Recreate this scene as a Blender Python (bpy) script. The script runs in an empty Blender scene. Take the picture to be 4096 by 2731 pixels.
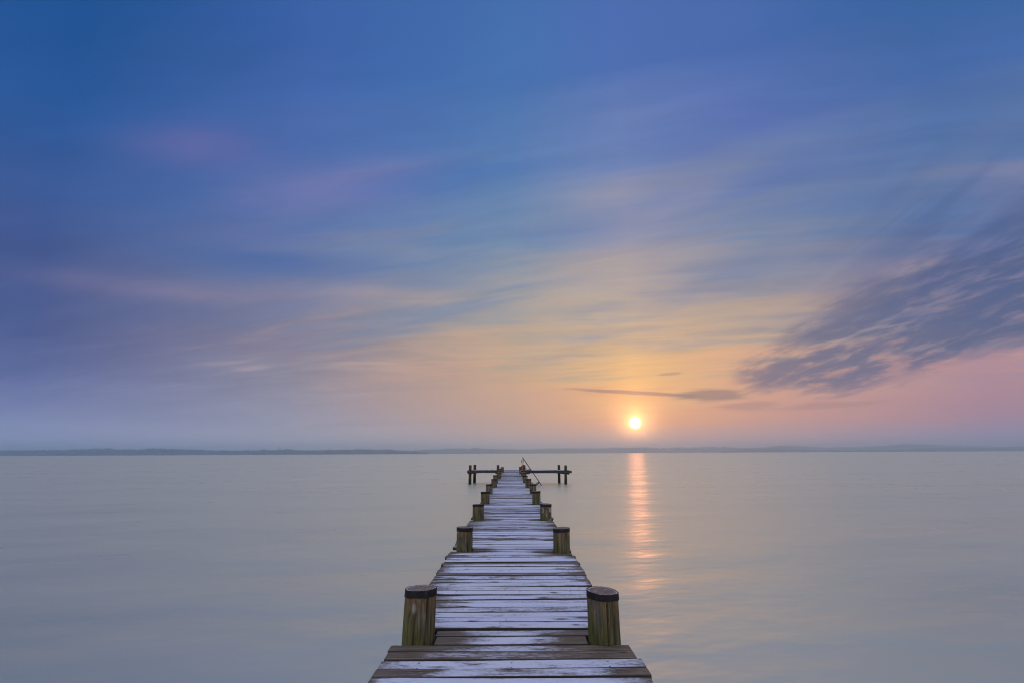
# A frosty wooden bathing pier on a lake at sunrise. Units: metres, Z up, pier runs along +Y, lake surface at z = 0.
import bpy, bmesh, math, random
from math import sin, cos, pi, radians, exp
from mathutils import Vector, Matrix, noise as mnoise

random.seed(11)
SC = bpy.context.scene
COL = SC.collection
SUN_AZ, SUN_EL = 12.14, 2.87          # degrees; azimuth measured from +Y towards +X
DECK_Z = 1.03

# ------------------------------------------------------------------ helpers
def link(o):
    COL.objects.link(o); return o

def tag(o, label=None, cat=None, group=None, kind=None):
    if label: o['label'] = label
    if cat: o['category'] = cat
    if group: o['group'] = group
    if kind: o['kind'] = kind
    return o

def empty(name, loc=(0, 0, 0)):
    o = bpy.data.objects.new(name, None); link(o); o.location = loc; o.empty_display_size = .2
    return o

def mesh_obj(name, bm, mat, parent=None, loc=None, smooth=False):
    me = bpy.data.meshes.new(name)
    bm.normal_update(); bm.to_mesh(me); bm.free()
    if smooth:
        for p in me.polygons: p.use_smooth = True
    me.materials.append(mat)
    o = bpy.data.objects.new(name, me); link(o)
    if parent: o.parent = parent
    if loc: o.location = loc
    return o

def tube(bm, pts, r, n=10, caps=True):
    """round bar through a list of points"""
    pts = [Vector(p) for p in pts]; rings = []
    for i, p in enumerate(pts):
        d = (pts[min(i + 1, len(pts) - 1)] - pts[max(i - 1, 0)]).normalized()
        a = d.cross(Vector((0, 1, 0)))
        if a.length < .2: a = d.cross(Vector((1, 0, 0)))
        a.normalize(); b = d.cross(a)
        rings.append([bm.verts.new(p + (a * cos(2 * pi * k / n) + b * sin(2 * pi * k / n)) * r) for k in range(n)])
    for i in range(len(rings) - 1):
        for k in range(n):
            bm.faces.new((rings[i][k], rings[i][(k + 1) % n], rings[i + 1][(k + 1) % n], rings[i + 1][k]))
    if caps:
        bm.faces.new(rings[0][::-1]); bm.faces.new(rings[-1])

def bar(bm, p0, p1, w, h, seg=6, jit=.002, ch=.006, seed=0):
    """rectangular timber from p0 to p1 with slightly worn, chamfered edges"""
    p0, p1 = Vector(p0), Vector(p1)
    d = (p1 - p0).normalized(); s = d.cross(Vector((0, 0, 1))).normalized(); u = s.cross(d)
    rnd = random.Random(seed); rings = []
    prof = [(-w/2, -h/2+ch), (-w/2, h/2-ch), (-w/2+ch, h/2), (w/2-ch, h/2), (w/2, h/2-ch), (w/2, -h/2+ch), (w/2-ch, -h/2), (-w/2+ch, -h/2)]
    for i in range(seg + 1):
        c = p0.lerp(p1, i / seg)
        rings.append([bm.verts.new(c + s * (a + rnd.uniform(-jit, jit)) + u * (b + rnd.uniform(-jit, jit))) for a, b in prof])
    for i in range(seg):
        for k in range(8):
            bm.faces.new((rings[i][k], rings[i][(k + 1) % 8], rings[i + 1][(k + 1) % 8], rings[i + 1][k]))
    bm.faces.new(rings[0][::-1]); bm.faces.new(rings[-1])
    bmesh.ops.recalc_face_normals(bm, faces=bm.faces[:])

# ------------------------------------------------------------------ node helpers
class G:
    """tiny expression layer over a node tree"""
    def __init__(s, tree): s.t = tree; s.n = tree.nodes; s.l = tree.links
    def node(s, ty, **kw):
        nd = s.n.new(ty)
        for k, v in kw.items(): setattr(nd, k, v)
        return nd
    def put(s, sock, v):
        if isinstance(v, (int, float)): sock.default_value = v
        elif isinstance(v, (tuple, list)):
            sock.default_value = tuple(v) if len(sock.default_value) == len(v) else (*v, 1)[:len(sock.default_value)]
        else: s.l.new(v, sock)
    def m(s, op, a, b=None, c=None, clamp=False):
        nd = s.node('ShaderNodeMath', operation=op, use_clamp=clamp)
        for i, v in enumerate((a, b, c)):
            if v is not None: s.put(nd.inputs[i], v)
        return nd.outputs[0]
    def add(s, a, b): return s.m('ADD', a, b)
    def sub(s, a, b): return s.m('SUBTRACT', a, b)
    def mul(s, a, b): return s.m('MULTIPLY', a, b)
    def inv(s, a): return s.m('SUBTRACT', 1.0, a)
    def ss(s, v, lo, hi, a=0.0, b=1.0):
        nd = s.node('ShaderNodeMapRange', interpolation_type='SMOOTHSTEP')
        s.put(nd.inputs['Value'], v)
        for k, x in (('From Min', lo), ('From Max', hi), ('To Min', a), ('To Max', b)): s.put(nd.inputs[k], x)
        return nd.outputs['Result']
    def lin(s, v, lo, hi, a=0.0, b=1.0):
        nd = s.node('ShaderNodeMapRange', clamp=True)
        s.put(nd.inputs['Value'], v)
        for k, x in (('From Min', lo), ('From Max', hi), ('To Min', a), ('To Max', b)): s.put(nd.inputs[k], x)
        return nd.outputs['Result']
    def ramp(s, fac, stops, interp='LINEAR'):
        nd = s.node('ShaderNodeValToRGB'); cr = nd.color_ramp; cr.interpolation = interp
        while len(cr.elements) < len(stops): cr.elements.new(.5)
        for e, (p, c) in zip(cr.elements, stops):
            e.position = p
            e.color = (c, c, c, 1) if isinstance(c, (int, float)) else (*c, 1)
        s.put(nd.inputs[0], fac)
        return nd.outputs[0]
    def mix(s, f, a, b, bt='MIX'):
        nd = s.node('ShaderNodeMix', data_type='RGBA', blend_type=bt)
        s.put(nd.inputs[0], f); s.put(nd.inputs[6], a); s.put(nd.inputs[7], b)
        return nd.outputs[2]
    def comb(s, x, y, z=0.0):
        nd = s.node('ShaderNodeCombineXYZ')
        for i, v in enumerate((x, y, z)): s.put(nd.inputs[i], v)
        return nd.outputs[0]
    def sep(s, v):
        nd = s.node('ShaderNodeSeparateXYZ'); s.l.new(v, nd.inputs[0]); return nd.outputs
    def noise(s, vec, scale, detail=4.0, rough=.5, dist=0.0, out=0):
        nd = s.node('ShaderNodeTexNoise'); s.put(nd.inputs['Vector'], vec)
        nd.inputs['Scale'].default_value = scale; nd.inputs['Detail'].default_value = detail
        nd.inputs['Roughness'].default_value = rough; nd.inputs['Distortion'].default_value = dist
        return nd.outputs[out]
    def voro(s, vec, scale, out='Distance', rnd=1.0):
        nd = s.node('ShaderNodeTexVoronoi'); s.put(nd.inputs['Vector'], vec); nd.inputs['Scale'].default_value = scale
        nd.inputs['Randomness'].default_value = rnd
        return nd.outputs[out]
    def vmul(s, v, k):
        nd = s.node('ShaderNodeVectorMath', operation='MULTIPLY'); s.put(nd.inputs[0], v); nd.inputs[1].default_value = k
        return nd.outputs[0]
    def vadd(s, a, b):
        nd = s.node('ShaderNodeVectorMath', operation='ADD'); s.put(nd.inputs[0], a); s.put(nd.inputs[1], b)
        return nd.outputs[0]
    def attr(s, name, out='Fac'):
        return s.node('ShaderNodeAttribute', attribute_name=name).outputs[out]
    def bump(s, h, strength, dist):
        nd = s.node('ShaderNodeBump'); s.put(nd.inputs['Height'], h); s.put(nd.inputs['Strength'], strength); s.put(nd.inputs['Distance'], dist)
        return nd.outputs[0]
    def tc(s, out='Object'): return s.node('ShaderNodeTexCoord').outputs[out]

def material(name):
    m = bpy.data.materials.new(name); m.use_nodes = True
    g = G(m.node_tree); b = m.node_tree.nodes['Principled BSDF']
    return m, g, b

def lin1(c):
    c /= 255.0
    return c / 12.92 if c <= .04045 else ((c + .055) / 1.055) ** 2.4
def srgb(r, gg, b): return (lin1(r), lin1(gg), lin1(b))

# ------------------------------------------------------------------ materials
def mat_deck():
    m, g, b = material('frosted_planks')
    uv = g.node('ShaderNodeUVMap').outputs[0]             # u along the plank, v across it, in metres
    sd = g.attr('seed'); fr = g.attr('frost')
    u, v, _ = g.sep(uv)
    p = g.comb(g.add(u, g.mul(sd, 37.0)), g.add(v, g.mul(sd, 13.0)), g.mul(sd, 91.0))
    # knots pull the grain aside
    kd = g.voro(g.vmul(p, (3.6, 9.5, 0.0)), 1.0)
    knot = g.ss(kd, .06, .15, 1, 0)
    halo = g.ss(kd, .08, .42, 1, 0)
    gv = g.add(g.mul(v, 1.0), g.mul(halo, .02))
    spk = g.noise(g.comb(g.add(g.mul(u, 30.0), g.mul(sd, 11.0)), g.mul(v, 55.0), g.mul(sd, 50.0)), 1.0, 3, .65)
    gp = g.comb(g.add(g.mul(u, 3.6), g.mul(sd, 37.0)), g.add(g.mul(gv, 90.0), g.mul(sd, 213.0)), g.mul(sd, 91.0))
    grain = g.noise(gp, 1.0, 5, .62, .6)
    fine = g.noise(g.vmul(gp, (3.0, 3.4, 1.0)), 1.0, 3, .7)
    blot = g.noise(g.comb(g.add(g.mul(u, 2.3), g.mul(sd, 77.0)), g.mul(g.add(v, g.mul(sd, 5.0)), 6.0), 0.0), 1.0, 4, .55)
    tone = g.noise(g.comb(g.mul(u, .6), g.mul(sd, 300.0), 0.0), 1.0, 1)
    wood = g.ramp(g.add(g.mul(grain, .75), g.mul(fine, .25)),
                  [(.28, (.022, .016, .012)), (.42, (.085, .064, .048)), (.56, (.185, .145, .115)), (.74, (.33, .275, .23))])
    wood = g.mix(g.mul(g.ss(tone, .4, .7), .35), wood, (.075, .085, .055))
    wood = g.mix(g.mul(knot, .85), wood, (.028, .018, .012))
    # frost: per plank amount, blotches, grain, less on knots
    vr = g.m('ABSOLUTE', v)
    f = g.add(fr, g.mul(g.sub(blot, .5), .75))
    f = g.sub(f, g.mul(g.ss(vr, .045, .075), .16))
    f = g.add(f, g.mul(g.sub(grain, .5), .55))
    f = g.add(f, g.mul(g.sub(fine, .5), .35))
    f = g.add(f, g.mul(g.sub(spk, .5), .55))
    f = g.sub(f, g.mul(knot, .8))
    f = g.sub(f, g.mul(g.mul(halo, g.inv(knot)), .22))
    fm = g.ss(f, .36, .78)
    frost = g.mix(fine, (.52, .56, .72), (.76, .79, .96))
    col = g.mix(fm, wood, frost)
    # screw heads in two rows over each stringer
    au = g.m('ABSOLUTE', u)
    j1 = g.mul(g.sub(g.m('FRACT', g.mul(sd, 57.0)), .5), .16); j2 = g.mul(g.sub(g.m('FRACT', g.mul(sd, 131.0)), .5), .07)
    du = g.m('MINIMUM', g.m('ABSOLUTE', g.sub(au, g.add(.59, j1))), g.m('ABSOLUTE', g.add(u, g.mul(j1, 1.4))))
    dv = g.m('ABSOLUTE', g.sub(g.m('ABSOLUTE', g.add(v, g.mul(j2, .5))), g.add(.032, g.mul(j2, .3))))
    rr = g.m('SQRT', g.add(g.mul(du, du), g.mul(dv, dv)))
    nail = g.mul(g.ss(rr, .0045, .0085, 1, 0), g.ss(g.m('FRACT', g.mul(sd, 17.0)), .35, .6))
    col = g.mix(g.mul(nail, .85), col, (.022, .014, .012))
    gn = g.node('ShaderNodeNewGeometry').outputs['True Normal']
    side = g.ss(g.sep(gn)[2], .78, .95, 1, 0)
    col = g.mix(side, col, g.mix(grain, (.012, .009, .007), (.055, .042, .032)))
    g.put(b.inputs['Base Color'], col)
    g.put(b.inputs['Roughness'], g.lin(fm, 0, 1, .62, .85))
    b.inputs['Specular IOR Level'].default_value = .3
    h = g.add(g.add(grain, g.mul(fine, .6)), g.add(g.mul(fm, .5), g.mul(nail, -1.5)))
    g.put(b.inputs['Normal'], g.bump(h, .8, .005))
    return m

def mat_post(dark=0.0):
    m, g, b = material('weathered_pile' if not dark else 'wet_dark_pile')
    oc = g.tc('Object'); x, y, z = g.sep(oc)
    rnd = g.node('ShaderNodeObjectInfo').outputs['Random']
    off = g.comb(g.mul(rnd, 40.0), g.mul(rnd, 71.0), g.mul(rnd, 17.0))
    p = g.vadd(oc, off)
    ang = g.m('ARCTAN2', x, y)
    cyl = g.comb(g.add(g.mul(ang, .11), g.mul(rnd, 9.0)), z, g.mul(rnd, 5.0))
    kd = g.voro(g.vmul(cyl, (6.5, 3.6, 0)), 1.0)
    knot = g.ss(kd, .07, .15, 1, 0); ring = g.mul(g.ss(kd, .12, .17), g.ss(kd, .17, .25, 1, 0)); halo = g.ss(kd, .05, .5, 1, 0)
    ga = g.add(g.mul(g.add(g.mul(ang, .11), g.mul(rnd, 9.0)), 62.0), g.mul(halo, 2.2))
    gp = g.comb(ga, g.mul(z, 2.0), g.mul(rnd, 5.0))
    grain = g.noise(gp, 1.0, 5, .6, .35)
    fine = g.noise(g.vmul(gp, (3.1, 2.5, 1.0)), 1.0, 3, .7)
    big = g.noise(g.vmul(p, (9.0, 9.0, 3.2)), 1.0, 3, .55)
    side = g.ramp(g.add(g.mul(grain, .7), g.mul(fine, .3)),
                  [(.32, (.008, .006, .004)), (.43, (.045, .037, .020)), (.56, (.125, .103, .058)), (.74, (.30, .25, .165))])
    # bleached grey streaks, tan under the band, green algae low down on the shaded side
    side = g.mix(g.mul(g.ss(big, .5, .72), .5), side, (.15, .15, .14))
    tan = g.mul(g.ss(z, -.20, -.06), g.ss(g.noise(g.vmul(p, (14, 14, 2.5)), 1.0, 3), .45, .6))
    side = g.mix(g.mul(tan, .5), side, (.20, .105, .042))
    alg = g.mul(g.ss(g.add(g.add(z, g.mul(x, 1.1)), g.mul(g.sub(big, .5), .35)), -.36, -.15, 1, 0), g.ss(grain, .25, .62))
    side = g.mix(g.mul(alg, .80), side, (.088, .094, .018))
    drk = g.noise(g.vmul(p, (13, 13, 5)), 1.0, 4, .6)
    side = g.mix(g.mul(g.ss(drk, .50, .68), .62), side, (.030, .026, .018))
    side = g.mix(g.mul(knot, .8), side, (.035, .028, .026))
    side = g.mix(g.mul(ring, .8), side, (.30, .31, .30))
    # wet, dark foot at the water line (pile top at z=0, water about 1.35 m down)
    wet = g.ss(g.add(z, g.mul(g.sub(big, .5), .3)), -1.12, -.92, 1, 0)
    side = g.mix(g.mul(wet, .85), side, (.018, .014, .012))
    # end grain with a rime of frost round the rim
    rad = g.m('SQRT', g.add(g.mul(x, x), g.mul(y, y)))
    rings = g.noise(g.comb(g.mul(rad, 190.0), g.mul(ang, .5), rnd), 1.0, 3, .6, .4)
    blot = g.noise(g.vmul(p, (38, 38, 38)), 1.0, 4, .65)
    end = g.mix(rings, (.08, .058, .050), (.28, .215, .185))
    fr = g.ss(g.add(g.mul(g.ss(rad, .092, .110), .34), blot), .54, .72)
    end = g.mix(g.mul(fr, .85), end, (.62, .60, .62))
    gn = g.node('ShaderNodeNewGeometry').outputs['Normal']
    up = g.ss(g.sep(gn)[2], .6, .85)
    col = g.mix(up, side, end)
    if dark: col = g.mix(dark, col, (.012, .011, .009))
    g.put(b.inputs['Base Color'], col)
    b.inputs['Roughness'].default_value = .75
    b.inputs['Specular IOR Level'].default_value = .25
    h = g.add(g.mul(grain, 1.0), g.add(g.mul(fine, .5), g.mul(knot, -.4)))
    g.put(b.inputs['Normal'], g.bump(g.mix(up, h, g.add(blot, g.mul(rings, .3))), .7, .005))
    return m

def mat_timber():
    m, g, b = material('dark_wet_timber')
    oc = g.tc('Object')
    n = g.noise(g.vmul(oc, (1.2, 30, 30)), 1.0, 5, .6)
    n2 = g.noise(oc, 2.5, 3)
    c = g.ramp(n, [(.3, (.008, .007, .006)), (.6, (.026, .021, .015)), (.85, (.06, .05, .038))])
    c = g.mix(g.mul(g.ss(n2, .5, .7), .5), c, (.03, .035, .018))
    g.put(b.inputs['Base Color'], c); b.inputs['Roughness'].default_value = .7
    g.put(b.inputs['Normal'], g.bump(n, .5, .004))
    return m

def mat_band():
    m, g, b = material('dark_sheet_band')
    oc = g.tc('Object')
    n = g.noise(oc, 22, 4, .6); n2 = g.noise(g.vmul(oc, (60, 60, 6)), 1.0, 3)
    b.inputs['Specular IOR Level'].default_value = .15
    c = g.mix(n, (.005, .005, .008), (.024, .020, .026))
    c = g.mix(g.mul(g.ss(n2, .58, .72), .5), c, (.10, .075, .06))
    g.put(b.inputs['Base Color'], c); g.put(b.inputs['Roughness'], g.lin(n, .3, .7, .6, .85))
    g.put(b.inputs['Normal'], g.bump(n, .4, .004))
    return m

def mat_metal():
    m, g, b = material('galvanised_tube')
    n = g.noise(g.tc('Object'), 14, 3)
    g.put(b.inputs['Base Color'], g.mix(n, (.02, .022, .028), (.05, .055, .065)))
    b.inputs['Metallic'].default_value = .6
    g.put(b.inputs['Roughness'], g.lin(n, .3, .7, .35, .55))
    return m

def mat_plain(name, c0, c1, scale, rough):
    m, g, b = material(name)
    n = g.noise(g.tc('Object'), scale, 4)
    g.put(b.inputs['Base Color'], g.mix(n, c0, c1)); b.inputs['Roughness'].default_value = rough
    return m

def mat_water():
    m, g, b = material('lake_water')
    oc = g.tc('Object')
    rot = g.node('ShaderNodeMapping'); g.l.new(oc, rot.inputs[0]); rot.inputs['Rotation'].default_value = (0, 0, radians(-14))
    r = rot.outputs[0]
    w1 = g.noise(g.vmul(r, (.24, .46, 1)), 1.0, 2, .5, .0)        # soft swell, smeared by a long exposure
    w2 = g.noise(g.vmul(r, (1.0, 1.9, 1)), 1.0, 2, .5, .0)
    w3 = g.noise(g.vmul(r, (.02, .05, 1)), 1.0, 3, .55, .4)
    w4 = g.noise(g.vmul(r, (.045, .085, 1)), 1.0, 2, .5, .0)
    c = g.mix(g.add(g.mul(w3, .5), g.mul(w1, .5)), WATER_C0, WATER_C1)
    h = g.add(g.add(g.mul(w1, .085), g.mul(w2, .026)), g.mul(w4, .50))
    nrm = g.bump(h, 1.0, 1.0)
    dif = g.node('ShaderNodeBsdfDiffuse'); g.put(dif.inputs['Color'], c)
    def gloss(r0):
        q = g.node('ShaderNodeBsdfAnisotropic', distribution='MULTI_GGX')
        q.inputs['Color'].default_value = WATER_TINT
        g.put(q.inputs['Roughness'], g.add(r0 - .075, g.add(g.mul(w3, .05), g.mul(w1, .10)))); g.put(q.inputs['Normal'], nrm)
        return q.outputs[0]
    def mixs(f, a, b2):
        q = g.node('ShaderNodeMixShader'); g.put(q.inputs[0], f); g.l.new(a, q.inputs[1]); g.l.new(b2, q.inputs[2]); return q.outputs[0]
    glo = mixs(WATER_MIX, gloss(WATER_ROUGH), gloss(WATER_ROUGH2))     # calm and ruffled patches blended by the long exposure
    fr = g.node('ShaderNodeFresnel'); fr.inputs['IOR'].default_value = 1.6; g.put(fr.inputs['Normal'], nrm)
    fac = g.add(WATER_F0, g.mul(fr.outputs[0], 1.0 - WATER_F0))
    mx = g.node('ShaderNodeMixShader'); g.put(mx.inputs[0], fac); g.l.new(dif.outputs[0], mx.inputs[1]); g.l.new(glo, mx.inputs[2])
    out = [n for n in m.node_tree.nodes if n.type == 'OUTPUT_MATERIAL'][0]
    m.node_tree.nodes.remove(b); g.l.new(mx.outputs[0], out.inputs[0])
    return m

# ------------------------------------------------------------------ sky
WATER_MIX = .60; WATER_ROUGH = .29; WATER_ROUGH2 = .52; WATER_F0 = .90; WATER_C0 = (.215, .185, .10); WATER_C1 = (.36, .30, .165); WATER_TINT = (1.0, .935, .72, 1)
def build_world():
    w = bpy.data.worlds.new("World"); SC.world = w; w.use_nodes = True
    nt = w.node_tree; nt.nodes.clear(); g = G(nt)
    d = g.tc('Generated'); x, y, z = g.sep(d)
    R2D = 180 / pi
    az = g.mul(g.m('ARCTAN2', x, y), R2D)                      # 0 straight along the pier, + to the right
    el = g.mul(g.m('ARCSINE', z), R2D)
    E = lambda e: max(0.0, min(1.0, e / 60.0))
    ef = g.m('DIVIDE', el, 60.0, clamp=True)
    # cirrus veil in the plane of the clouds: streaks run from far left towards the right
    zz = g.m('MAXIMUM', z, .025)
    px, py = g.m('DIVIDE', x, g.add(zz, .10)), g.m('DIVIDE', y, g.add(zz, .10))
    a = radians(-76)
    s_al = g.add(g.mul(px, sin(a)), g.mul(py, cos(a)))
    s_ac = g.sub(g.mul(px, cos(a)), g.mul(py, sin(a)))
    warp = g.noise(g.comb(g.mul(s_al, .35), g.mul(s_ac, .7), 3.0), 1.0, 3, .5)
    s_ac2 = g.add(s_ac, g.mul(g.sub(warp, .5), .9))
    ci1 = g.noise(g.comb(g.mul(s_al, .80), g.mul(s_ac2, 1.9), 1.7), 1.0, 4, .5)
    ci2 = g.noise(g.comb(g.mul(s_al, 1.7), g.mul(s_ac2, 5.0), 7.3), 1.0, 4, .5)
    ci3 = g.noise(g.comb(g.mul(s_al, 1.6), g.mul(s_ac2, 11.0), 2.9), 1.0, 5, .6)
    veil = g.add(g.add(g.mul(g.sub(ci1, .5), 1.1), g.mul(g.sub(ci2, .5), .55)), g.mul(g.sub(ci3, .5), .28))
    # warped elevation makes the colour bands break into streaks
    elw = g.add(el, g.mul(g.mul(veil, g.ss(el, .5, 9, 0.0, -13.0)), g.ss(az, -44, -18, .35, 1.0)))
    efw = g.m('DIVIDE', elw, 60.0, clamp=True)
    ST = SKY_STATIONS
    ramps = []
    for azs, stops in ST:
        ramps.append((azs, g.ramp(efw, [(E(e), srgb(*c)) for e, c in stops], 'EASE' if False else 'LINEAR')))
    col = ramps[0][1]
    for i in range(1, len(ramps)):
        col = g.mix(g.lin(az, ramps[i - 1][0], ramps[i][0]), col, ramps[i][1])
    # lit and unlit strands of the veil
    wz = g.mul(g.mul(g.ss(el, 4, 9), g.ss(el, 16, 27, 1, 0)), g.ss(az, -36, -16))
    litc = g.ramp(efw, [(E(5), srgb(228, 182, 138)), (E(11), srgb(190, 164, 152)), (E(17), srgb(152, 146, 170)), (E(26), srgb(118, 122, 180))])
    str_ = g.add(g.mul(g.sub(ci2, .5), 1.0), g.add(g.mul(g.sub(ci1, .5), 1.0), g.mul(g.sub(ci3, .5), .15)))
    col = g.mix(g.mul(g.mul(g.ss(str_, .0, .42), wz), .42), col, litc)
    col = g.mix(g.mul(g.mul(g.ss(str_, -.42, .0, 1, 0), wz), .22), col, g.ramp(efw, [(E(5), srgb(170, 146, 140)), (E(11), srgb(128, 138, 162)), (E(18), srgb(74, 112, 170))]))
    fib = g.noise(g.comb(g.mul(s_al, 1.6), g.mul(s_ac2, 7.5), 11.0), 1.0, 5, .6)
    fk = g.add(1.0, g.mul(g.mul(g.sub(fib, .5), .30), g.mul(g.ss(el, 3, 10), g.ss(el, 30, 42, 1, .25))))
    sc = g.node('ShaderNodeVectorMath', operation='SCALE'); g.put(sc.inputs[0], col); g.put(sc.inputs['Scale'], fk); col = sc.outputs[0]
    # soft lilac tufts lit from below
    def gauss(a0, e0, sa, se, slope=0.0):
        da = g.m('DIVIDE', g.sub(az, a0), sa)
        de = g.m('DIVIDE', g.sub(g.sub(el, e0), g.mul(g.sub(az, a0), slope)), se)
        return g.m('EXPONENT', g.mul(g.add(g.mul(da, da), g.mul(de, de)), -1.0))
    tex = g.ss(g.add(ci1, g.mul(g.sub(ci2, .5), .5)), .30, .72)
    for (a0, e0, sa, se, sl, cc, k) in TUFTS:
        col = g.mix(g.mul(g.mul(gauss(a0, e0, sa, se, sl), g.add(.30, g.mul(tex, .70))), k), col, srgb(*cc))
    # the dark bank low on the right
    wn = g.noise(g.comb(g.mul(az, .11), g.mul(g.sub(el, g.mul(az, .28)), .42), 4.1), 1.0, 6, .6, .4)
    wf = g.noise(g.comb(g.mul(az, .30), g.mul(g.sub(el, g.mul(az, .22)), 1.25), 9.1), 1.0, 5, .6, .3)
    af = g.lin(az, 20.0, 60.0)
    lo = g.mul(g.ramp(af, [(0, .29), (.075, .284), (.2, .256), (.275, .254), (.375, .300), (.5, .372), (1, .56)]), 20.0)
    up = g.mul(g.ramp(af, [(0, .33), (.075, .41), (.2, .535), (.275, .61), (.375, .72), (.5, .82), (1, .95)]), 20.0)
    pert = g.add(g.mul(g.sub(wn, .5), 8.0), g.mul(g.sub(wf, .5), 6.0))
    m_lo = g.ss(g.sub(el, g.add(lo, g.mul(g.sub(wf, .5), 3.4))), -.7, 1.0)
    m_up = g.ss(g.sub(g.add(up, pert), el), -2.4, 3.0)
    m_az = g.ss(az, 20.5, 23.0)
    rag = g.ss(g.add(wn, g.mul(g.sub(wf, .5), 1.0)), .24, .54)
    bank = g.mul(g.mul(m_lo, m_up), g.mul(m_az, g.add(.30, g.mul(rag, .70))))
    bcol = g.ramp(g.lin(az, 22, 42), [(0, srgb(128, 116, 132)), (.4, srgb(106, 108, 135)), (1, srgb(80, 96, 134))])
    col = g.mix(g.mul(bank, .90), col, bcol)
    # smoky veil above the bank
    fan = g.mul(g.mul(g.ss(az, 24, 40), g.ss(el, 8, 13)), g.ss(el, 15, 27, 1, 0))
    fn = g.noise(g.comb(g.mul(az, .05), g.mul(g.sub(el, g.mul(az, .62)), .34), 2.2), 1.0, 5, .55, .3)
    col = g.mix(g.mul(g.mul(fan, g.ss(fn, .40, .66)), .5), col, srgb(72, 92, 142))
    # thin dark ribbons beside the sun
    rb = g.noise(g.comb(g.mul(az, .22), g.mul(el, 2.6), 6.4), 1.0, 5, .62, .5)
    for (a0, e0, sa, se, sl, k) in RIBBONS:
        gq = gauss(a0, e0, sa, se, sl)
        col = g.mix(g.mul(g.mul(g.ss(gq, .12, .75), g.ss(g.add(rb, g.mul(gq, .55)), .55, .90)), k), col, srgb(150, 122, 118))
    # low mauve haze bank far right
    # aureole and sun disc
    sv = (sin(radians(SUN_AZ)) * cos(radians(SUN_EL)), cos(radians(SUN_AZ)) * cos(radians(SUN_EL)), sin(radians(SUN_EL)))
    dx, dy, dz = g.sub(x, sv[0]), g.sub(y, sv[1]), g.sub(z, sv[2])
    flick = g.noise(g.comb(g.mul(az, .9), g.mul(el, 1.6), 0.3), 1.0, 2)
    ch2 = g.add(g.add(g.mul(dx, dx), g.mul(dy, dy)), g.mul(dz, dz))
    angd = g.mul(g.mul(g.m('SQRT', ch2), R2D), g.add(.90, g.mul(flick, .2)))
    core = g.m('POWER', g.ss(angd, .12, .78, 1, 0), 2.0)
    halo1 = g.m('EXPONENT', g.mul(angd, -1.25))
    glow = g.node('ShaderNodeVectorMath', operation='SCALE'); glow.inputs[0].default_value = GLOW_COL; g.put(glow.inputs['Scale'], g.mul(halo1, GLOW_K))
    halo2 = g.m('EXPONENT', g.mul(angd, -.30))
    pil = g.mul(g.m('EXPONENT', g.mul(g.m('POWER', g.m('ABSOLUTE', g.sub(az, SUN_AZ)), 2.0), -.22)), g.mul(g.ss(el, 2.5, 4.0), g.ss(el, 5.0, 12.0, 1, 0)))
    wide = g.node('ShaderNodeVectorMath', operation='SCALE'); wide.inputs[0].default_value = (1, .38, .06); g.put(wide.inputs['Scale'], g.add(g.mul(halo2, .25), g.mul(pil, .10)))
    col = g.vadd(col, wide.outputs[0])
    disc = g.node('ShaderNodeVectorMath', operation='SCALE'); disc.inputs[0].default_value = (1, .80, .42); g.put(disc.inputs['Scale'], g.mul(core, DISC_K))
    col = g.vadd(g.vadd(col, glow.outputs[0]), disc.outputs[0])
    # behind and above the camera: the physical sky plus an even fill added to light deck and posts
    sky = g.node('ShaderNodeTexSky', sky_type='NISHITA', sun_disc=False)
    sky.sun_elevation = radians(SUN_EL); sky.sun_rotation = radians(SUN_AZ); sky.altitude = 520; sky.air_density = 1.0; sky.dust_density = 1.2
    back = g.m('MAXIMUM', g.ss(el, 46, 70), g.ss(g.m('ABSOLUTE', az), 62, 120))
    bs = g.vadd(g.vmul(sky.outputs[0], (NISH,) * 3), BACK_ADD)
    final = g.mix(back, col, bs)
    bg = g.node('ShaderNodeBackground'); g.put(bg.inputs[0], final); bg.inputs[1].default_value = 1.0
    out = g.node('ShaderNodeOutputWorld'); g.l.new(bg.outputs[0], out.inputs[0])
    w.cycles.sampling_method = 'MANUAL'; w.cycles.sample_map_resolution = 1024

SKY_STATIONS = [
 (-41, [(0, (156,166,204)), (1, (152,162,202)), (3, (128,137,181)), (6, (94,106,158)), (10, (74,90,142)), (15, (66,86,142)), (21, (57,88,149)), (28, (37,86,152)), (37, (20,76,138)), (60, (16,62,122))]),
 (-22, [(0, (184,178,194)), (1, (178,173,188)), (3, (157,155,174)), (6, (145,141,158)), (10, (138,130,148)), (15, (116,124,156)), (21, (88,115,168)), (28, (76,106,170)), (36, (60,98,167)), (60, (50,88,160))]),
 (0,   [(0, (206,176,168)), (1, (204,174,164)), (3, (205,166,146)), (6, (212,169,136)), (10, (196,168,141)), (15, (164,160,158)), (21, (116,140,171)), (28, (84,122,177)), (36, (70,113,175)), (60, (60,101,168))]),
 (12.1,[(0, (212,166,158)), (1, (212,166,155)), (3, (246,174,121)), (6, (250,193,124)), (8.5, (240,190,128)), (10, (229,186,136)), (15, (190,170,155)), (21, (148,148,170)), (28, (110,130,180)), (36, (78,110,177)), (60, (66,100,170))]),
 (25,  [(0, (198,160,166)), (1, (200,160,162)), (3, (218,158,138)), (6, (219,168,141)), (10, (196,168,145)), (15, (156,148,154)), (21, (120,135,165)), (28, (94,116,177)), (36, (74,106,172)), (60, (62,98,167))]),
 (40,  [(0, (154,142,174)), (1, (158,142,172)), (3, (178,136,150)), (6, (182,141,151)), (10, (160,140,150)), (15, (125,126,160)), (21, (90,118,165)), (28, (72,106,167)), (37, (51,98,158)), (60, (46,90,152))]),
]
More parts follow.
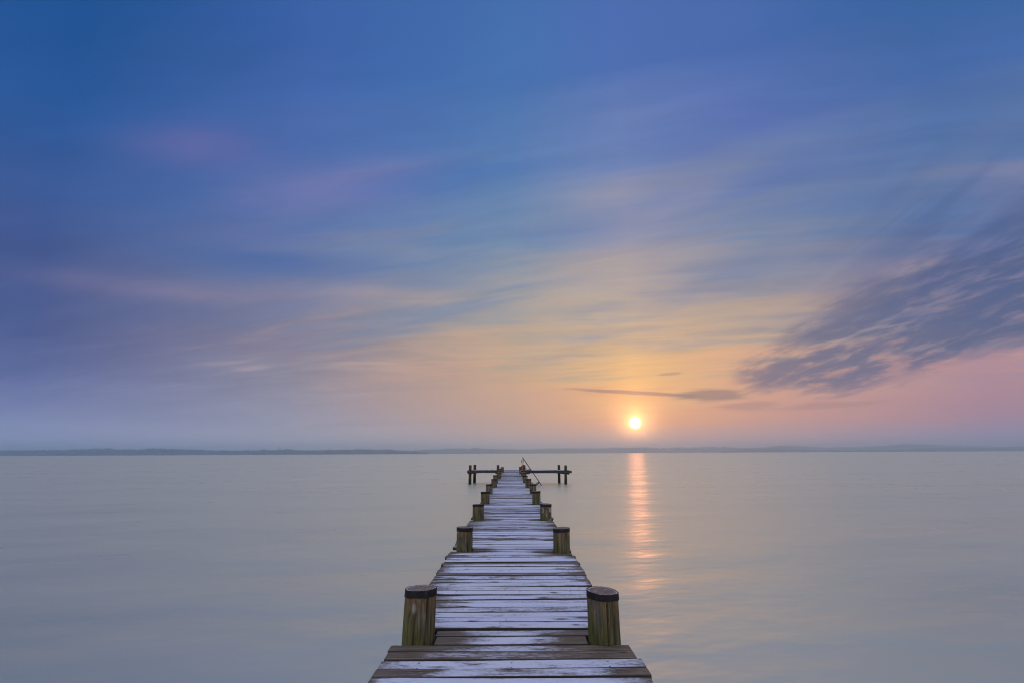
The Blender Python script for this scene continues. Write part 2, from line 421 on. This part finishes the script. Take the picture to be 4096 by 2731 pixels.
#        az   el  sa  se  slope colour k
TUFTS = [(-24, 17.6, 9, 1.3, .03, (58,98,164), .8), (-8, 16.8, 5, .7, .04, (98,128,170), .6), (-6, 14.2, 6, .6, .06, (126,142,166), .5), (24, 17.5, 5, 1.6, .05, (95,125,172), .5),
         (-25, 14.2, 10, 1.2, .03, (124,126,152), .5), (36, 20.0, 6, 1.6, .5, (112,122,150), .5),
         (-19, 24.8, 8, 1.9, .24, (148,136,180), 1.0), (-27, 19.8, 6, 1.0, .08, (104,112,166), .5), (-29, 14.2, 9, .9, .04, (140,128,158), .75),
         (-31, 26.5, 5, 1.8, .12, (108,108,168), .9),
         (-15.5, 15.6, 5, .8, .06, (176,156,160), .85),
         (-8.5, 15.2, 4, .7, .10, (184,164,156), .8),
         (-13, 19.8, 8, 1.0, .05, (132,142,170), .45),
         (-4, 12.6, 5, .6, .08, (196,170,150), .5),
         (-10, 7.6, 6, .5, .05, (204,162,140), .5),
         (3, 17.0, 7, .8, .05, (160,156,166), .4),
         (14, 22.0, 7, 1.2, .40, (160,155,170), .35)]
RIBBONS = [(12.6, 5.75, 7.6, .24, -.085, .72), (19.3, 5.3, 3.6, .70, .0, .72), (15.8, 7.5, 1.5, .18, .06, .42), (22.5, 4.2, 3.0, .45, .02, .35), (29, 4.0, 5.0, .35, .03, .3)]
GLOW_COL = (1.0, .50, .16); GLOW_K = 3.6; DISC_K = 12.0
NISH = .10; BACK_ADD = (.64, .62, .72)
SUN_E = .033
HAZE_D = 1.9e-4; HAZE_G = .80; HAZE_C = (.72, .89, 1.0)

# ------------------------------------------------------------------ pier
M_PILE_WET = mat_post(.62)
M_DECK, M_POST, M_TIMB, M_BAND, M_METAL = mat_deck(), mat_post(), mat_timber(), mat_band(), mat_metal()
cx_at = lambda Y: -.012 - .0018 * Y                    # the pier drifts a touch to the left

#  post: x centre, y front face, top height, diameter
POSTS = [(-.672, 4.28, 1.37, .225), (.642, 4.24, 1.355, .223), (-.661, 8.02, 1.335, .219), (.652, 7.85, 1.34, .219),
         (-.691, 11.66, 1.33, .218), (.657, 11.55, 1.34, .216), (-.729, 15.28, 1.34, .222), (.610, 15.02, 1.36, .214),
         (-.761, 18.96, 1.34, .223), (.654, 18.78, 1.35, .215), (-.720, 22.54, 1.35, .215), (.603, 22.26, 1.36, .219),
         (-.764, 25.96, 1.37, .217), (.560, 25.71, 1.35, .205), (-.700, 29.91, 1.36, .217), (.614, 29.83, 1.35, .220),
         (-.762, 33.09, 1.36, .222), (.600, 32.93, 1.36, .228), (-.825, 36.39, 1.38, .216), (.535, 36.21, 1.39, .213),
         (-.719, 40.40, 1.38, .217), (.553, 39.75, 1.40, .225)]
END_Y = 46.72
pier = empty('pier', (0, 0, 0))
tag(pier, 'long frosty wooden bathing pier on round piles with two short side arms', 'pier')

def plank_mesh(bm, L, c, along, y0, y1, x0, x1, zt, th, seg, rnd, seed, frost, posts, rough, notch=()):
    """one board; 'along' maps (u, v, z) to a point; layers carry the board's own frost and seed"""
    fl, sl, dl = L
    uvl = bm.loops.layers.uv.verify()
    n = max(2, seg)
    ch = .005
    tilt = rnd.uniform(-.0035, .0035); twist = rnd.uniform(-.0025, .0025); bow = rnd.uniform(-.004, .004)
    vm = (y0 + y1) / 2; rings = []
    ph = rnd.uniform(0, 99); el0, el1 = rnd.uniform(.06, .55), rnd.uniform(.04, .40); ek = rnd.uniform(.15, .55)
    for i in range(n + 1):
        t = i / n; u = x0 + (x1 - x0) * t
        wob0 = (mnoise.noise((u * 3, ph, 1)) * .5 + mnoise.noise((u * 11, ph, 5)) * .5) * rough
        wob1 = (mnoise.noise((u * 3, ph, 9)) * .5 + mnoise.noise((u * 11, ph, 13)) * .5) * rough
        a, b = y0 + wob0, y1 + wob1
        if i in (0, n):
            a += abs(rnd.gauss(0, rough * .8)); b -= abs(rnd.gauss(0, rough * .8))
        for (qx, qy, qr) in notch:
            q = (qr + .007) ** 2 - (u - qx) ** 2
            if q > 0: b = max(a + .016, min(b, qy - math.sqrt(q)))
        z = zt + tilt * (t - .5) * 2 + bow * (1 - (2 * t - 1) ** 2) + mnoise.noise((u * 2, ph, 20)) * rough * .35
        pr = [(a, z - th), (a, z - ch - twist), (a + ch, z - twist), (b - ch, z + twist), (b, z - ch + twist), (b, z - th)]
        ring = []
        for (v, zz) in pr:
            vert = bm.verts.new(along(u, v, zz)); vert[sl] = seed; vert[dl] = 0.0
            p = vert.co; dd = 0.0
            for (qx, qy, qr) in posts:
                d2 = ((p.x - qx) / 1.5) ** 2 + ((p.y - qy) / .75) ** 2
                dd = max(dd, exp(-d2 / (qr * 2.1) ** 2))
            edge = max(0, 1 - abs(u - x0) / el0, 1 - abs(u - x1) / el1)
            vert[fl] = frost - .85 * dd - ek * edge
            vert.tag = True
            ring.append((vert, u, v - vm))
        rings.append(ring)
    def face(vs, side):
        f = bm.faces.new([q[0] for q in vs])
        for lp, q in zip(f.loops, vs): lp[uvl].uv = (q[1], q[2])
        return f
    for i in range(n):
        for k in range(6):
            k2 = (k + 1) % 6
            face([rings[i][k], rings[i][k2], rings[i + 1][k2], rings[i + 1][k]], k in (0, 4, 5))
    face(rings[0][::-1], True); face(rings[n], True)

def new_deck_bm():
    bm = bmesh.new()
    return bm, (bm.verts.layers.float.new('frost'), bm.verts.layers.float.new('seed'), bm.verts.layers.float.new('side'))

def finish_deck(name, bm, parent):
    bmesh.ops.recalc_face_normals(bm, faces=bm.faces[:])
    return mesh_obj(name, bm, M_DECK, parent)

# main walkway, board by board
bm, L = new_deck_bm()
rnd = random.Random(4)
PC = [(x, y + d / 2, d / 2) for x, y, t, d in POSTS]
y = -2.6; k = 0
while y < END_Y - .05:
    wd = rnd.choice((.122, .126, .130, .138, .142, .142, .16)) * rnd.uniform(.97, 1.03)
    gap = max(.010, rnd.gauss(.017, .004))
    y1 = min(y + wd, END_Y)
    c = cx_at(y)
    xl, xr = c - .82 + rnd.gauss(0, .009), c + .82 + rnd.gauss(0, .009)
    if abs(y - 22.9) < .15: xr += .10
    if abs(y - 26.4) < .15: xr += .15
    if abs(y - 11.95) < .1: xr += .03
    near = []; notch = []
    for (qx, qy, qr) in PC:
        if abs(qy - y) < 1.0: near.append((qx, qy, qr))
        # boards are cut back where a pile stands in the edge of the deck
        if y1 > qy - qr - .004 and y < qy + qr + .004 and qy < 43:
            if y < qy - qr - .035 and y1 < qy + qr * .5: notch.append((qx, qy, qr)); continue
            dy = 0 if y < qy < y1 else min(abs(y - qy), abs(y1 - qy))
            hc = math.sqrt(max(0, qr * qr - dy * dy)) + rnd.uniform(.004, .012)
            if qx < 0: xl = max(xl, qx + hc)
            else: xr = min(xr, qx - hc)
    r = rnd.random()
    frost = .77 + rnd.gauss(0, .08)
    if r < .26: frost -= rnd.uniform(.12, .32)
    if y > 14: frost += .05
    if y > 30: frost -= .10
    seg = 72 if y < 9 else 40 if y < 20 else 20
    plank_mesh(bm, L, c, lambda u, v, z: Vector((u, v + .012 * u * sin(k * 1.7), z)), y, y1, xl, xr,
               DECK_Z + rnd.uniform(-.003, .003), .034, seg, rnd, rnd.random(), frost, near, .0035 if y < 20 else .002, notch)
    y = y1 + gap; k += 1
finish_deck('deck', bm, pier)

# the two side arms at the end: boards run along Y
def arm(xa, xb, za, zb, skip, ya=44.25, yb=46.70):
    bm, L = new_deck_bm(); rnd = random.Random(int(abs(xa) * 100))
    x = min(xa, xb); xe = max(xa, xb)
    while x < xe - .05:
        wd = min(.132 * rnd.uniform(.9, 1.1), xe - x)
        t = (x - min(xa, xb)) / (xe - min(xa, xb)); zt = za + (zb - za) * t
        y0, y1 = ya + rnd.gauss(0, .012), yb + rnd.gauss(0, .012)
        for (qx, qy, qr) in skip:
            if x + wd > qx - qr and x < qx + qr:
                if qy < 45.5: y0 = max(y0, qy + qr + .01)
                else: y1 = min(y1, qy - qr - .01)
        plank_mesh(bm, L, 0, lambda u, v, z: Vector((v, u, z)), x, x + wd, y0, y1, zt, .034, 6, rnd, rnd.random(),
                   .66 + rnd.gauss(0, .10), [], .003)
        x += wd + .028
    return finish_deck('arm_deck', bm, pier)
ARM_POSTS = [(-3.279, 44.80, 1.43, .215), (-3.045, 46.72, 1.425, .218), (3.684, 46.00, 1.395, .196), (4.045, 44.10, 1.405, .198),
             (-1.125, 44.74, 1.435, .205), (.885, 44.32, 1.43, .195)]
AP = [(x, yy + d / 2, d / 2) for x, yy, t, d in ARM_POSTS]
arm(-3.50, -.93, 1.048, 1.030, AP[:2] + [AP[4]], 44.72, 46.85)
arm(.76, 4.52, 1.030, 1.018, AP[2:4] + [AP[5]], 44.10, 46.25)

# timbers: stringers, cross beams at every pile pair, beams of the arms
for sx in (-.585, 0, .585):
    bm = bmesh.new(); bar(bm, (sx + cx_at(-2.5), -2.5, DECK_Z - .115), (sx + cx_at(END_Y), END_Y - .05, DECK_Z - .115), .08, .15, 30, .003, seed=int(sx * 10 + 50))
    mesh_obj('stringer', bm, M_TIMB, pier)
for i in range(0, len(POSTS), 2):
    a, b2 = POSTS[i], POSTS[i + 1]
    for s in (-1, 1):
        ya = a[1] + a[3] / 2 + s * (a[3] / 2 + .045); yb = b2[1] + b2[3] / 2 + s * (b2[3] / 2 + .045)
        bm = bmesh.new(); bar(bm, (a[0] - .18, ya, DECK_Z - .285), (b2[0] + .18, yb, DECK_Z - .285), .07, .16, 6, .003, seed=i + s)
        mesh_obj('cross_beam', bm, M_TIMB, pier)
for (xa, za), (xb, zb), ys in (((-3.51, 1.01), (-.95, .995), (44.76, 46.66)), ((.80, .985), (4.50, .980), (44.155, 45.90))):
    for j, yy in enumerate(ys):
        bm = bmesh.new(); bar(bm, (xa, yy, za - .075 - .0), (xb, yy, zb - .075), .08, .145, 8, .003, seed=int(xa * 7) + j)
        mesh_obj('arm_beam', bm, M_TIMB, pier)
for p0, p1 in (((-3.40, 44.45, .835), (-2.75, 47.10, .835)), ((-1.33, 44.60, .84), (-.93, 44.60, .84)),
               ((4.26, 43.85, .80), (3.42, 46.45, .82)), ((.83, 44.02, .835), (1.30, 44.02, .835))):
    bm = bmesh.new(); bar(bm, p0, p1, .09, .12, 5, .003, seed=int(p0[0] * 9)); mesh_obj('cross_beam', bm, M_TIMB, pier)

# piles
def make_post(x, yf, top, dia, seg, rows, cracks, seed, lean=(0, 0), tip=(0, 0)):
    r0 = dia / 2; rnd = random.Random(seed)
    bm = bmesh.new(); h = top + 1.2; rings = []
    zs = [-h] + [-(top - .1) + (top - .1) * i / rows for i in range(rows)] + [-.004]
    crk = [(int(a / (2 * pi) * seg) % seg, dep, z0, z1) for a, dep, z0, z1 in cracks]
    def rad(k, z):
        a = 2 * pi * k / seg
        r = r0 * (1 + .022 * sin(2 * a + seed) + .012 * sin(5 * a + seed * 2) + .010 * mnoise.noise((cos(a) * 2 + seed, sin(a) * 2, z * 1.5)))
        r *= 1.0 + .035 * min(1.2, -z / 1.0)
        r += .0042 * mnoise.noise((cos(a) * 9 + seed, sin(a) * 9, z * 2)) + .0016 * mnoise.noise((cos(a) * 26 + seed, sin(a) * 26, z * 3))
        for kk, dep, z0, z1 in crk:
            kc = kk + int(round(1.3 * mnoise.noise((seed, kk, z * 2.2))))
            if (k == kc % seg or (k == (kc + 1) % seg and dep > .02 and seg > 100)) and z0 <= z <= z1: r -= dep
        return r
    def pt(k, z, r):
        a = 2 * pi * k / seg
        return (sin(a) * r + lean[0] * z, -cos(a) * r + lean[1] * z, z + ((sin(a) * tip[0] - cos(a) * tip[1]) * r / r0 if z > -.05 else 0))
    for z in zs: rings.append([bm.verts.new(pt(k, z, rad(k, z))) for k in range(seg)])
    # end grain: rim then two inner rings, slightly dished and rough
    for f, dz in ((.965, 0.0), (.72, -.002), (.38, -.003)):
        rings.append([bm.verts.new(pt(k, dz + .0022 * mnoise.noise((k * .9, f * 30, seed)), rad(k, -.004) * f)) for k in range(seg)])
    for i in range(len(rings) - 1):
        for k in range(seg):
            f = bm.faces.new((rings[i][k], rings[i][(k + 1) % seg], rings[i + 1][(k + 1) % seg], rings[i + 1][k]))
            f.smooth = True
    c = bm.verts.new((0, 0, -.003))
    for k in range(seg): bm.faces.new((rings[-1][k], rings[-1][(k + 1) % seg], c))
    bm.faces.new(rings[0][::-1])
    for e in bm.edges:
        if len(e.link_faces) == 2 and e.calc_face_angle(0) > .7: e.smooth = False
    o = mesh_obj('post', bm, M_PILE_WET if seed >= len(POSTS) else M_POST, pier, (x, yf + r0, top))
    # sheet band nailed round the top, lower edge a little uneven, one overlap
    bm = bmesh.new(); n = seg; ba, bb, bc = [], [], []
    bh = rnd.uniform(.043, .049); ov = rnd.uniform(.5, 1.0) if seed != 0 else .62
    for k in range(n):
        a = 2 * pi * k / n
        rr = r0 * (1 + .022 * sin(2 * a + seed) + .012 * sin(5 * a + seed * 2)) + .0035 + .0022 * mnoise.noise((cos(a) * 5, sin(a) * 5, seed + 3))
        if 0 < ((a - ov) % (2 * pi)) < .55: rr += .0022
        zt = .0015 + .0022 * mnoise.noise((cos(a) * 8, sin(a) * 8, seed)) ; zb = -bh + .004 * mnoise.noise((cos(a) * 3, sin(a) * 3, seed + 9))
        ba.append(bm.verts.new(pt(k, zt, rr - .001))); bb.append(bm.verts.new(pt(k, zb, rr + .001))); bc.append(bm.verts.new(pt(k, zt, rr - .006)))
    for k in range(n):
        k2 = (k + 1) % n
        bm.faces.new((bb[k], bb[k2], ba[k2], ba[k])); bm.faces.new((ba[k], ba[k2], bc[k2], bc[k]))
    low = [bm.verts.new(v.co * 1.0) for v in bb]
    for k, v in enumerate(low):
        q = Vector((v.co.x, v.co.y, 0)); v.co.x -= q.normalized().x * .007; v.co.y -= q.normalized().y * .007
    for k in range(n):
        k2 = (k + 1) % n; bm.faces.new((low[k], low[k2], bb[k2], bb[k]))
    bmesh.ops.recalc_face_normals(bm, faces=bm.faces[:])
    mesh_obj('band', bm, M_BAND, o)
    return o

for i, (x, yf, top, dia) in enumerate(POSTS + ARM_POSTS):
    rnd = random.Random(100 + i)
    near = i < 4
    if i == 0:   cr = [(.62, .030, -1.2, -.05), (6.18, .012, -1.2, -.05), (5.6, .006, -.3, -.1), (.95, .006, -.4, -.15), (.25, .007, -.36, -.02)]
    elif i == 1: cr = [(.13, .024, -1.2, -.05), (.55, .007, -.5, -.1), (5.7, .006, -.5, -.2), (6.1, .008, -.4, -.22)]
    else:        cr = [(rnd.choice((0, 1)) * 5.6 + rnd.uniform(0, .7), .025, -1.2, -.05), (rnd.uniform(0, 6.2), .012, -1.2, -.1), (rnd.uniform(-.9, .9) % 6.283, .01, -.6, -.05)]
    lean = (.035, 0) if i == 0 else (-.012, 0) if i == 1 else (rnd.uniform(-.028, .028), rnd.uniform(-.015, .015))
    tip = (.004, -.003) if i == 0 else (-.007, .003) if i == 1 else (rnd.uniform(-.006, .006), rnd.uniform(-.004, .004))
    make_post(x, yf, top, dia, 128 if near else 64 if i < 8 else 40, 34 if near else 14, cr, i, lean, tip)

# ------------------------------------------------------------------ swimming ladder hung on the right edge of the pier
lad = empty('swimming_ladder', (1.0, 43.2, DECK_Z))
tag(lad, 'slanting tubular steel swimming ladder leaning from the pier into the water', 'ladder')
LO = Vector((1.0, 43.2, DECK_Z))
P = lambda x, yy, z: Vector((x, yy, z)) - LO
top_, bot_ = Vector((.736, 0, 2.036)), Vector((2.30, 0, -.25))
for yy in (43.0, 43.42):
    bm = bmesh.new()
    tube(bm, [P(q.x, yy, q.z) for q in (top_.lerp(bot_, i / 6) for i in range(7))], .025, 10)
    mesh_obj('rail', bm, M_METAL, lad, smooth=True)
    bm = bmesh.new()
    hp = [(.822, 1.905), (.775, 1.885), (.718, 1.842), (.672, 1.785), (.657, 1.725), (.668, 1.665), (.700, 1.61), (.807, 1.478), (.96, 1.27), (1.135, 1.045), (1.16, 1.02)]
    tube(bm, [P(a, yy, c) for a, c in hp], .016, 10)
    mesh_obj('handrail', bm, M_METAL, lad, smooth=True)
    for (a, b2) in (((1.300, 1.198), (.86, .900)), ((1.340, 1.150), (.92, .860)), ((1.955, .255), (1.62, .02)), ((2.000, .190), (1.66, -.05))):
        bm = bmesh.new(); tube(bm, [P(a[0], yy, a[1]), P(b2[0], yy, b2[1])], .017, 8); mesh_obj('bracket', bm, M_METAL, lad, smooth=True)
for i in range(8):
    q = top_.lerp(bot_, .36 + i * .08)
    bm = bmesh.new(); tube(bm, [P(q.x, 43.0, q.z), P(q.x, 43.42, q.z)], .013, 8); mesh_obj('rung', bm, M_METAL, lad, smooth=True)

# ------------------------------------------------------------------ buoys beyond the pier
M_RED = mat_plain('red_buoy_skin', (.28, .010, .018), (.40, .02, .026), 6, .45)
M_GREY = mat_plain('grey_buoy_skin', (.20, .20, .22), (.30, .30, .32), 6, .5)
def buoy(name, loc, r, mat, label, squash=1.0):
    root = empty(name, loc); tag(root, label, 'buoy')
    bm = bmesh.new(); bmesh.ops.create_uvsphere(bm, u_segments=28, v_segments=18, radius=r)
    for v in bm.verts:
        v.co.z *= squash
        if v.co.z > r * squash * .8: v.co.x *= .96; v.co.y *= .96
    mesh_obj('float', bm, mat, root, (0, 0, r * squash * .55), smooth=True)
    bm = bmesh.new(); tube(bm, [(r * .22 * cos(t), 0, r * .22 * sin(t)) for t in [pi * i / 8 for i in range(9)]], r * .06, 8)
    mesh_obj('lifting_eye', bm, M_METAL, root, (0, 0, r * squash * 1.53))
buoy('mooring_buoy', (1.60, 91.0, 0), .32, M_RED, 'round red buoy floating on the lake behind the end of the pier')
buoy('spar_buoy', (2.72, 148.0, 0), .16, M_GREY, 'small grey upright buoy on the lake seen inside the ladder handrail', 2.6)

# ------------------------------------------------------------------ lake
RADIUS = 10500
bm = bmesh.new()
for (x0, x1, y0, y1) in ((-RADIUS, RADIUS, -400, RADIUS),):
    vs = [bm.verts.new(c) for c in ((x0, y0, 0), (x1, y0, 0), (x1, y1, 0), (x0, y1, 0))]; bm.faces.new(vs)
tag(mesh_obj('lake_water', bm, mat_water()), kind='structure')

# ------------------------------------------------------------------ far shore: rounded wooded ridges
M_HILL = mat_plain('wooded_hill', (.020, .032, .022), (.040, .055, .034), .01, .9)
M_WOOD = mat_plain('far_foliage', (.018, .030, .020), (.040, .052, .032), .02, .9)
def interp(tab, v):
    if v <= tab[0][0]: return tab[0][1]
    for (a, b), (c, d) in zip(tab, tab[1:]):
        if v <= c: return b + (d - b) * (v - a) / (c - a)
    return tab[-1][1]
def ridge(name, dist, tab, depth, seed, trees, tree_h):
    """tab: (x on a 1325-unit horizon, height in the same units) -> a hill with a front and a back slope"""
    bm = bmesh.new(); rows = []; pts = []
    x0, x1 = tab[0][0], tab[-1][0]; n = int((x1 - x0) / 5)
    for i in range(n + 1):
        q = x0 + (x1 - x0) * i / n; a = math.atan((q - 1176) / 1325.0)
        hgt = max(0, interp(tab, q)) / 1325.0 * dist
        hgt = max(0.0, hgt * (1 + .10 * mnoise.noise((q * .021, seed, 0)) + .05 * mnoise.noise((q * .09, seed, 4))) - tree_h * .8)
        fade = min(1, i / 6, (n - i) / 6)
        hgt *= fade
        dd = dist * (1 + .02 * mnoise.noise((q * .012, seed, 8))) / cos(a)
        dirv = Vector((sin(a), cos(a), 0)); col = []
        for t, hh in ((0, -.5), (.10, .22), (.3, .62), (.6, 1.0), (1.0, .75), (1.6, -.02)):
            z = hgt * hh if hh > 0 else hh
            col.append(bm.verts.new(dirv * (dd + depth * t) + Vector((0, 0, z if hh > 0 else -.5))))
            if 0 < t < 1.0: pts.append((dirv, dd + depth * t, z, t))
        rows.append(col)
    for i in range(n):
        for k in range(5):
            bm.faces.new((rows[i][k], rows[i + 1][k], rows[i + 1][k + 1], rows[i][k + 1]))
    bmesh.ops.recalc_face_normals(bm, faces=bm.faces[:])
    tag(mesh_obj(name, bm, M_HILL, smooth=True), kind='structure')
    if not trees: return
    rnd = random.Random(seed); bm = bmesh.new()
    for _ in range(trees):
        dv, dd, z, t = rnd.choice(pts)
        if z < 1: z = 1
        j = rnd.uniform(-14, 14)
        side = Vector((dv.y, -dv.x, 0))
        clump = .65 + .6 * max(0, mnoise.noise((dv.x * 90, seed, t)))
        h = tree_h * rnd.uniform(.6, 1.25) * clump * 1.15; w = h * rnd.uniform(.28, .5)
        base = dv * (dd + rnd.uniform(-15, 15)) + side * j; zc = z - 2
        conif = rnd.random() < .45; ang = rnd.random() * 6
        prof = ((0, .55), (.25, 1.0), (.6, .55), (1.0, .04)) if conif else ((.05, .6), (.4, 1.0), (.78, .8), (1.0, .25))
        rr = [[bm.verts.new((base.x + cos(ang + 2 * pi * k / 6) * w * f * rnd.uniform(.8, 1.2), base.y + sin(ang + 2 * pi * k / 6) * w * f * rnd.uniform(.8, 1.2), zc + h * q)) for k in range(6)] for q, f in prof]
        for i in range(3):
            for k in range(6): bm.faces.new((rr[i][k], rr[i][(k + 1) % 6], rr[i + 1][(k + 1) % 6], rr[i + 1][k]))
        bm.faces.new(rr[3])
    tag(mesh_obj('far_shore_wood', bm, M_WOOD), 'hazy dark woods along the far shore', kind='stuff')

ridge('hill', 5000, [(-700, 12), (-300, 14), (0, 13.5), (70, 15), (150, 14.5), (240, 18), (290, 15), (365, 17), (430, 14.5), (500, 12), (560, 11.5), (640, 12.5), (720, 11.5), (800, 12), (905, 12), (915, 8), (980, 7)], 700, 3, 5200, 15)
ridge('hill', 7600, [(860, 9), (900, 11), (960, 9), (1090, 13), (1180, 10), (1240, 11.5), (1300, 11), (1450, 14), (1530, 12), (1630, 15), (1700, 12), (1780, 10), (1850, 7)], 900, 7, 3400, 16)
ridge('hill', 8200, [(1650, 5), (1720, 10), (1790, 15), (1830, 15), (1900, 11), (1980, 12), (2090, 18), (2180, 14), (2280, 11), (2500, 13), (2900, 11)], 1200, 12, 0, 2)
ridge('hill', 6300, [(1660, 2), (1720, 8), (1780, 9), (1850, 6), (1960, 4), (2020, 6), (2120, 8), (2350, 10), (2600, 11), (2900, 9)], 500, 17, 3000, 12)
ridge('hill', 7600, [(880, 6), (1000, 12), (1060, 14), (1120, 11), (1180, 9), (1250, 12), (1330, 12), (1420, 10)], 700, 23, 1200, 15)

# church on the left shore
ch = empty('church_tower', (5250 * sin(radians(-22.0)), 5250 * cos(radians(-22.0)), 30)); ch.rotation_euler.z = radians(20)
tag(ch, 'tiny hazy church tower with pointed spire above the woods on the far left shore', 'church tower')
bm = bmesh.new(); bmesh.ops.create_cube(bm, size=1.0, matrix=Matrix.Translation((0, 0, 13)) @ Matrix.Diagonal((6, 6, 26, 1)))
bmesh.ops.bevel(bm, geom=bm.edges[:], offset=.2, affect='EDGES')
mesh_obj('wall', bm, mat_plain('tower_plaster', (.20, .19, .18), (.26, .25, .24), .3, .9), ch)
bm = bmesh.new(); bmesh.ops.create_cone(bm, segments=8, radius1=4.0, radius2=.15, depth=15, cap_ends=True, matrix=Matrix.Translation((0, 0, 33.5)))
mesh_obj('spire', bm, mat_plain('spire_slate', (.03, .03, .035), (.05, .05, .055), .3, .6), ch)

# ------------------------------------------------------------------ air
bm = bmesh.new()
bmesh.ops.create_cube(bm, size=1.0, matrix=Matrix.Translation((0, 5300, 66.5)) @ Matrix.Diagonal((22000, 11600, 135, 1)))
hm = bpy.data.materials.new('lake_haze'); hm.use_nodes = True
nt = hm.node_tree; nt.nodes.clear()
pv = nt.nodes.new('ShaderNodeVolumePrincipled'); mo = nt.nodes.new('ShaderNodeOutputMaterial')
pv.inputs['Color'].default_value = (*HAZE_C, 1); pv.inputs['Density'].default_value = HAZE_D; pv.inputs['Anisotropy'].default_value = HAZE_G
nt.links.new(pv.outputs[0], mo.inputs['Volume'])
tag(mesh_obj('haze', bm, hm), kind='stuff')

# ------------------------------------------------------------------ sun and sky
build_world()
sl = bpy.data.lights.new('sun', 'SUN'); sl.energy = SUN_E; sl.angle = radians(1.5); sl.color = (1.0, .33, .14)
so = bpy.data.objects.new('sun', sl); link(so); so.location = (0, 0, 60)
sdir = Vector((sin(radians(SUN_AZ)) * cos(radians(SUN_EL)), cos(radians(SUN_AZ)) * cos(radians(SUN_EL)), sin(radians(SUN_EL))))
so.rotation_euler = sdir.to_track_quat('Z', 'Y').to_euler()

# ------------------------------------------------------------------ camera
cd = bpy.data.cameras.new('camera'); co = bpy.data.objects.new('camera', cd); link(co)
cd.sensor_width = 36; cd.lens = 36 * 1300 / 2352; cd.clip_start = .05; cd.clip_end = 60000
co.matrix_world = Matrix.Translation((0, 0, 2.33)) @ Matrix.Rotation(radians(90 + 11.14), 4, 'X') @ Matrix.Rotation(radians(-.27), 4, 'Z')
SC.camera = co

SC.view_settings.view_transform = 'Standard'; SC.view_settings.look = 'None'
SC.view_settings.exposure = 0; SC.view_settings.gamma = 1
SC.render.engine = 'CYCLES'
SC.cycles.use_denoising = True
SC.cycles.max_bounces = 8; SC.cycles.volume_bounces = 3
SC.cycles.sample_clamp_indirect = 6
SC.cycles.filter_width = 1.1
SC.cycles.denoising_prefilter = 'ACCURATE'
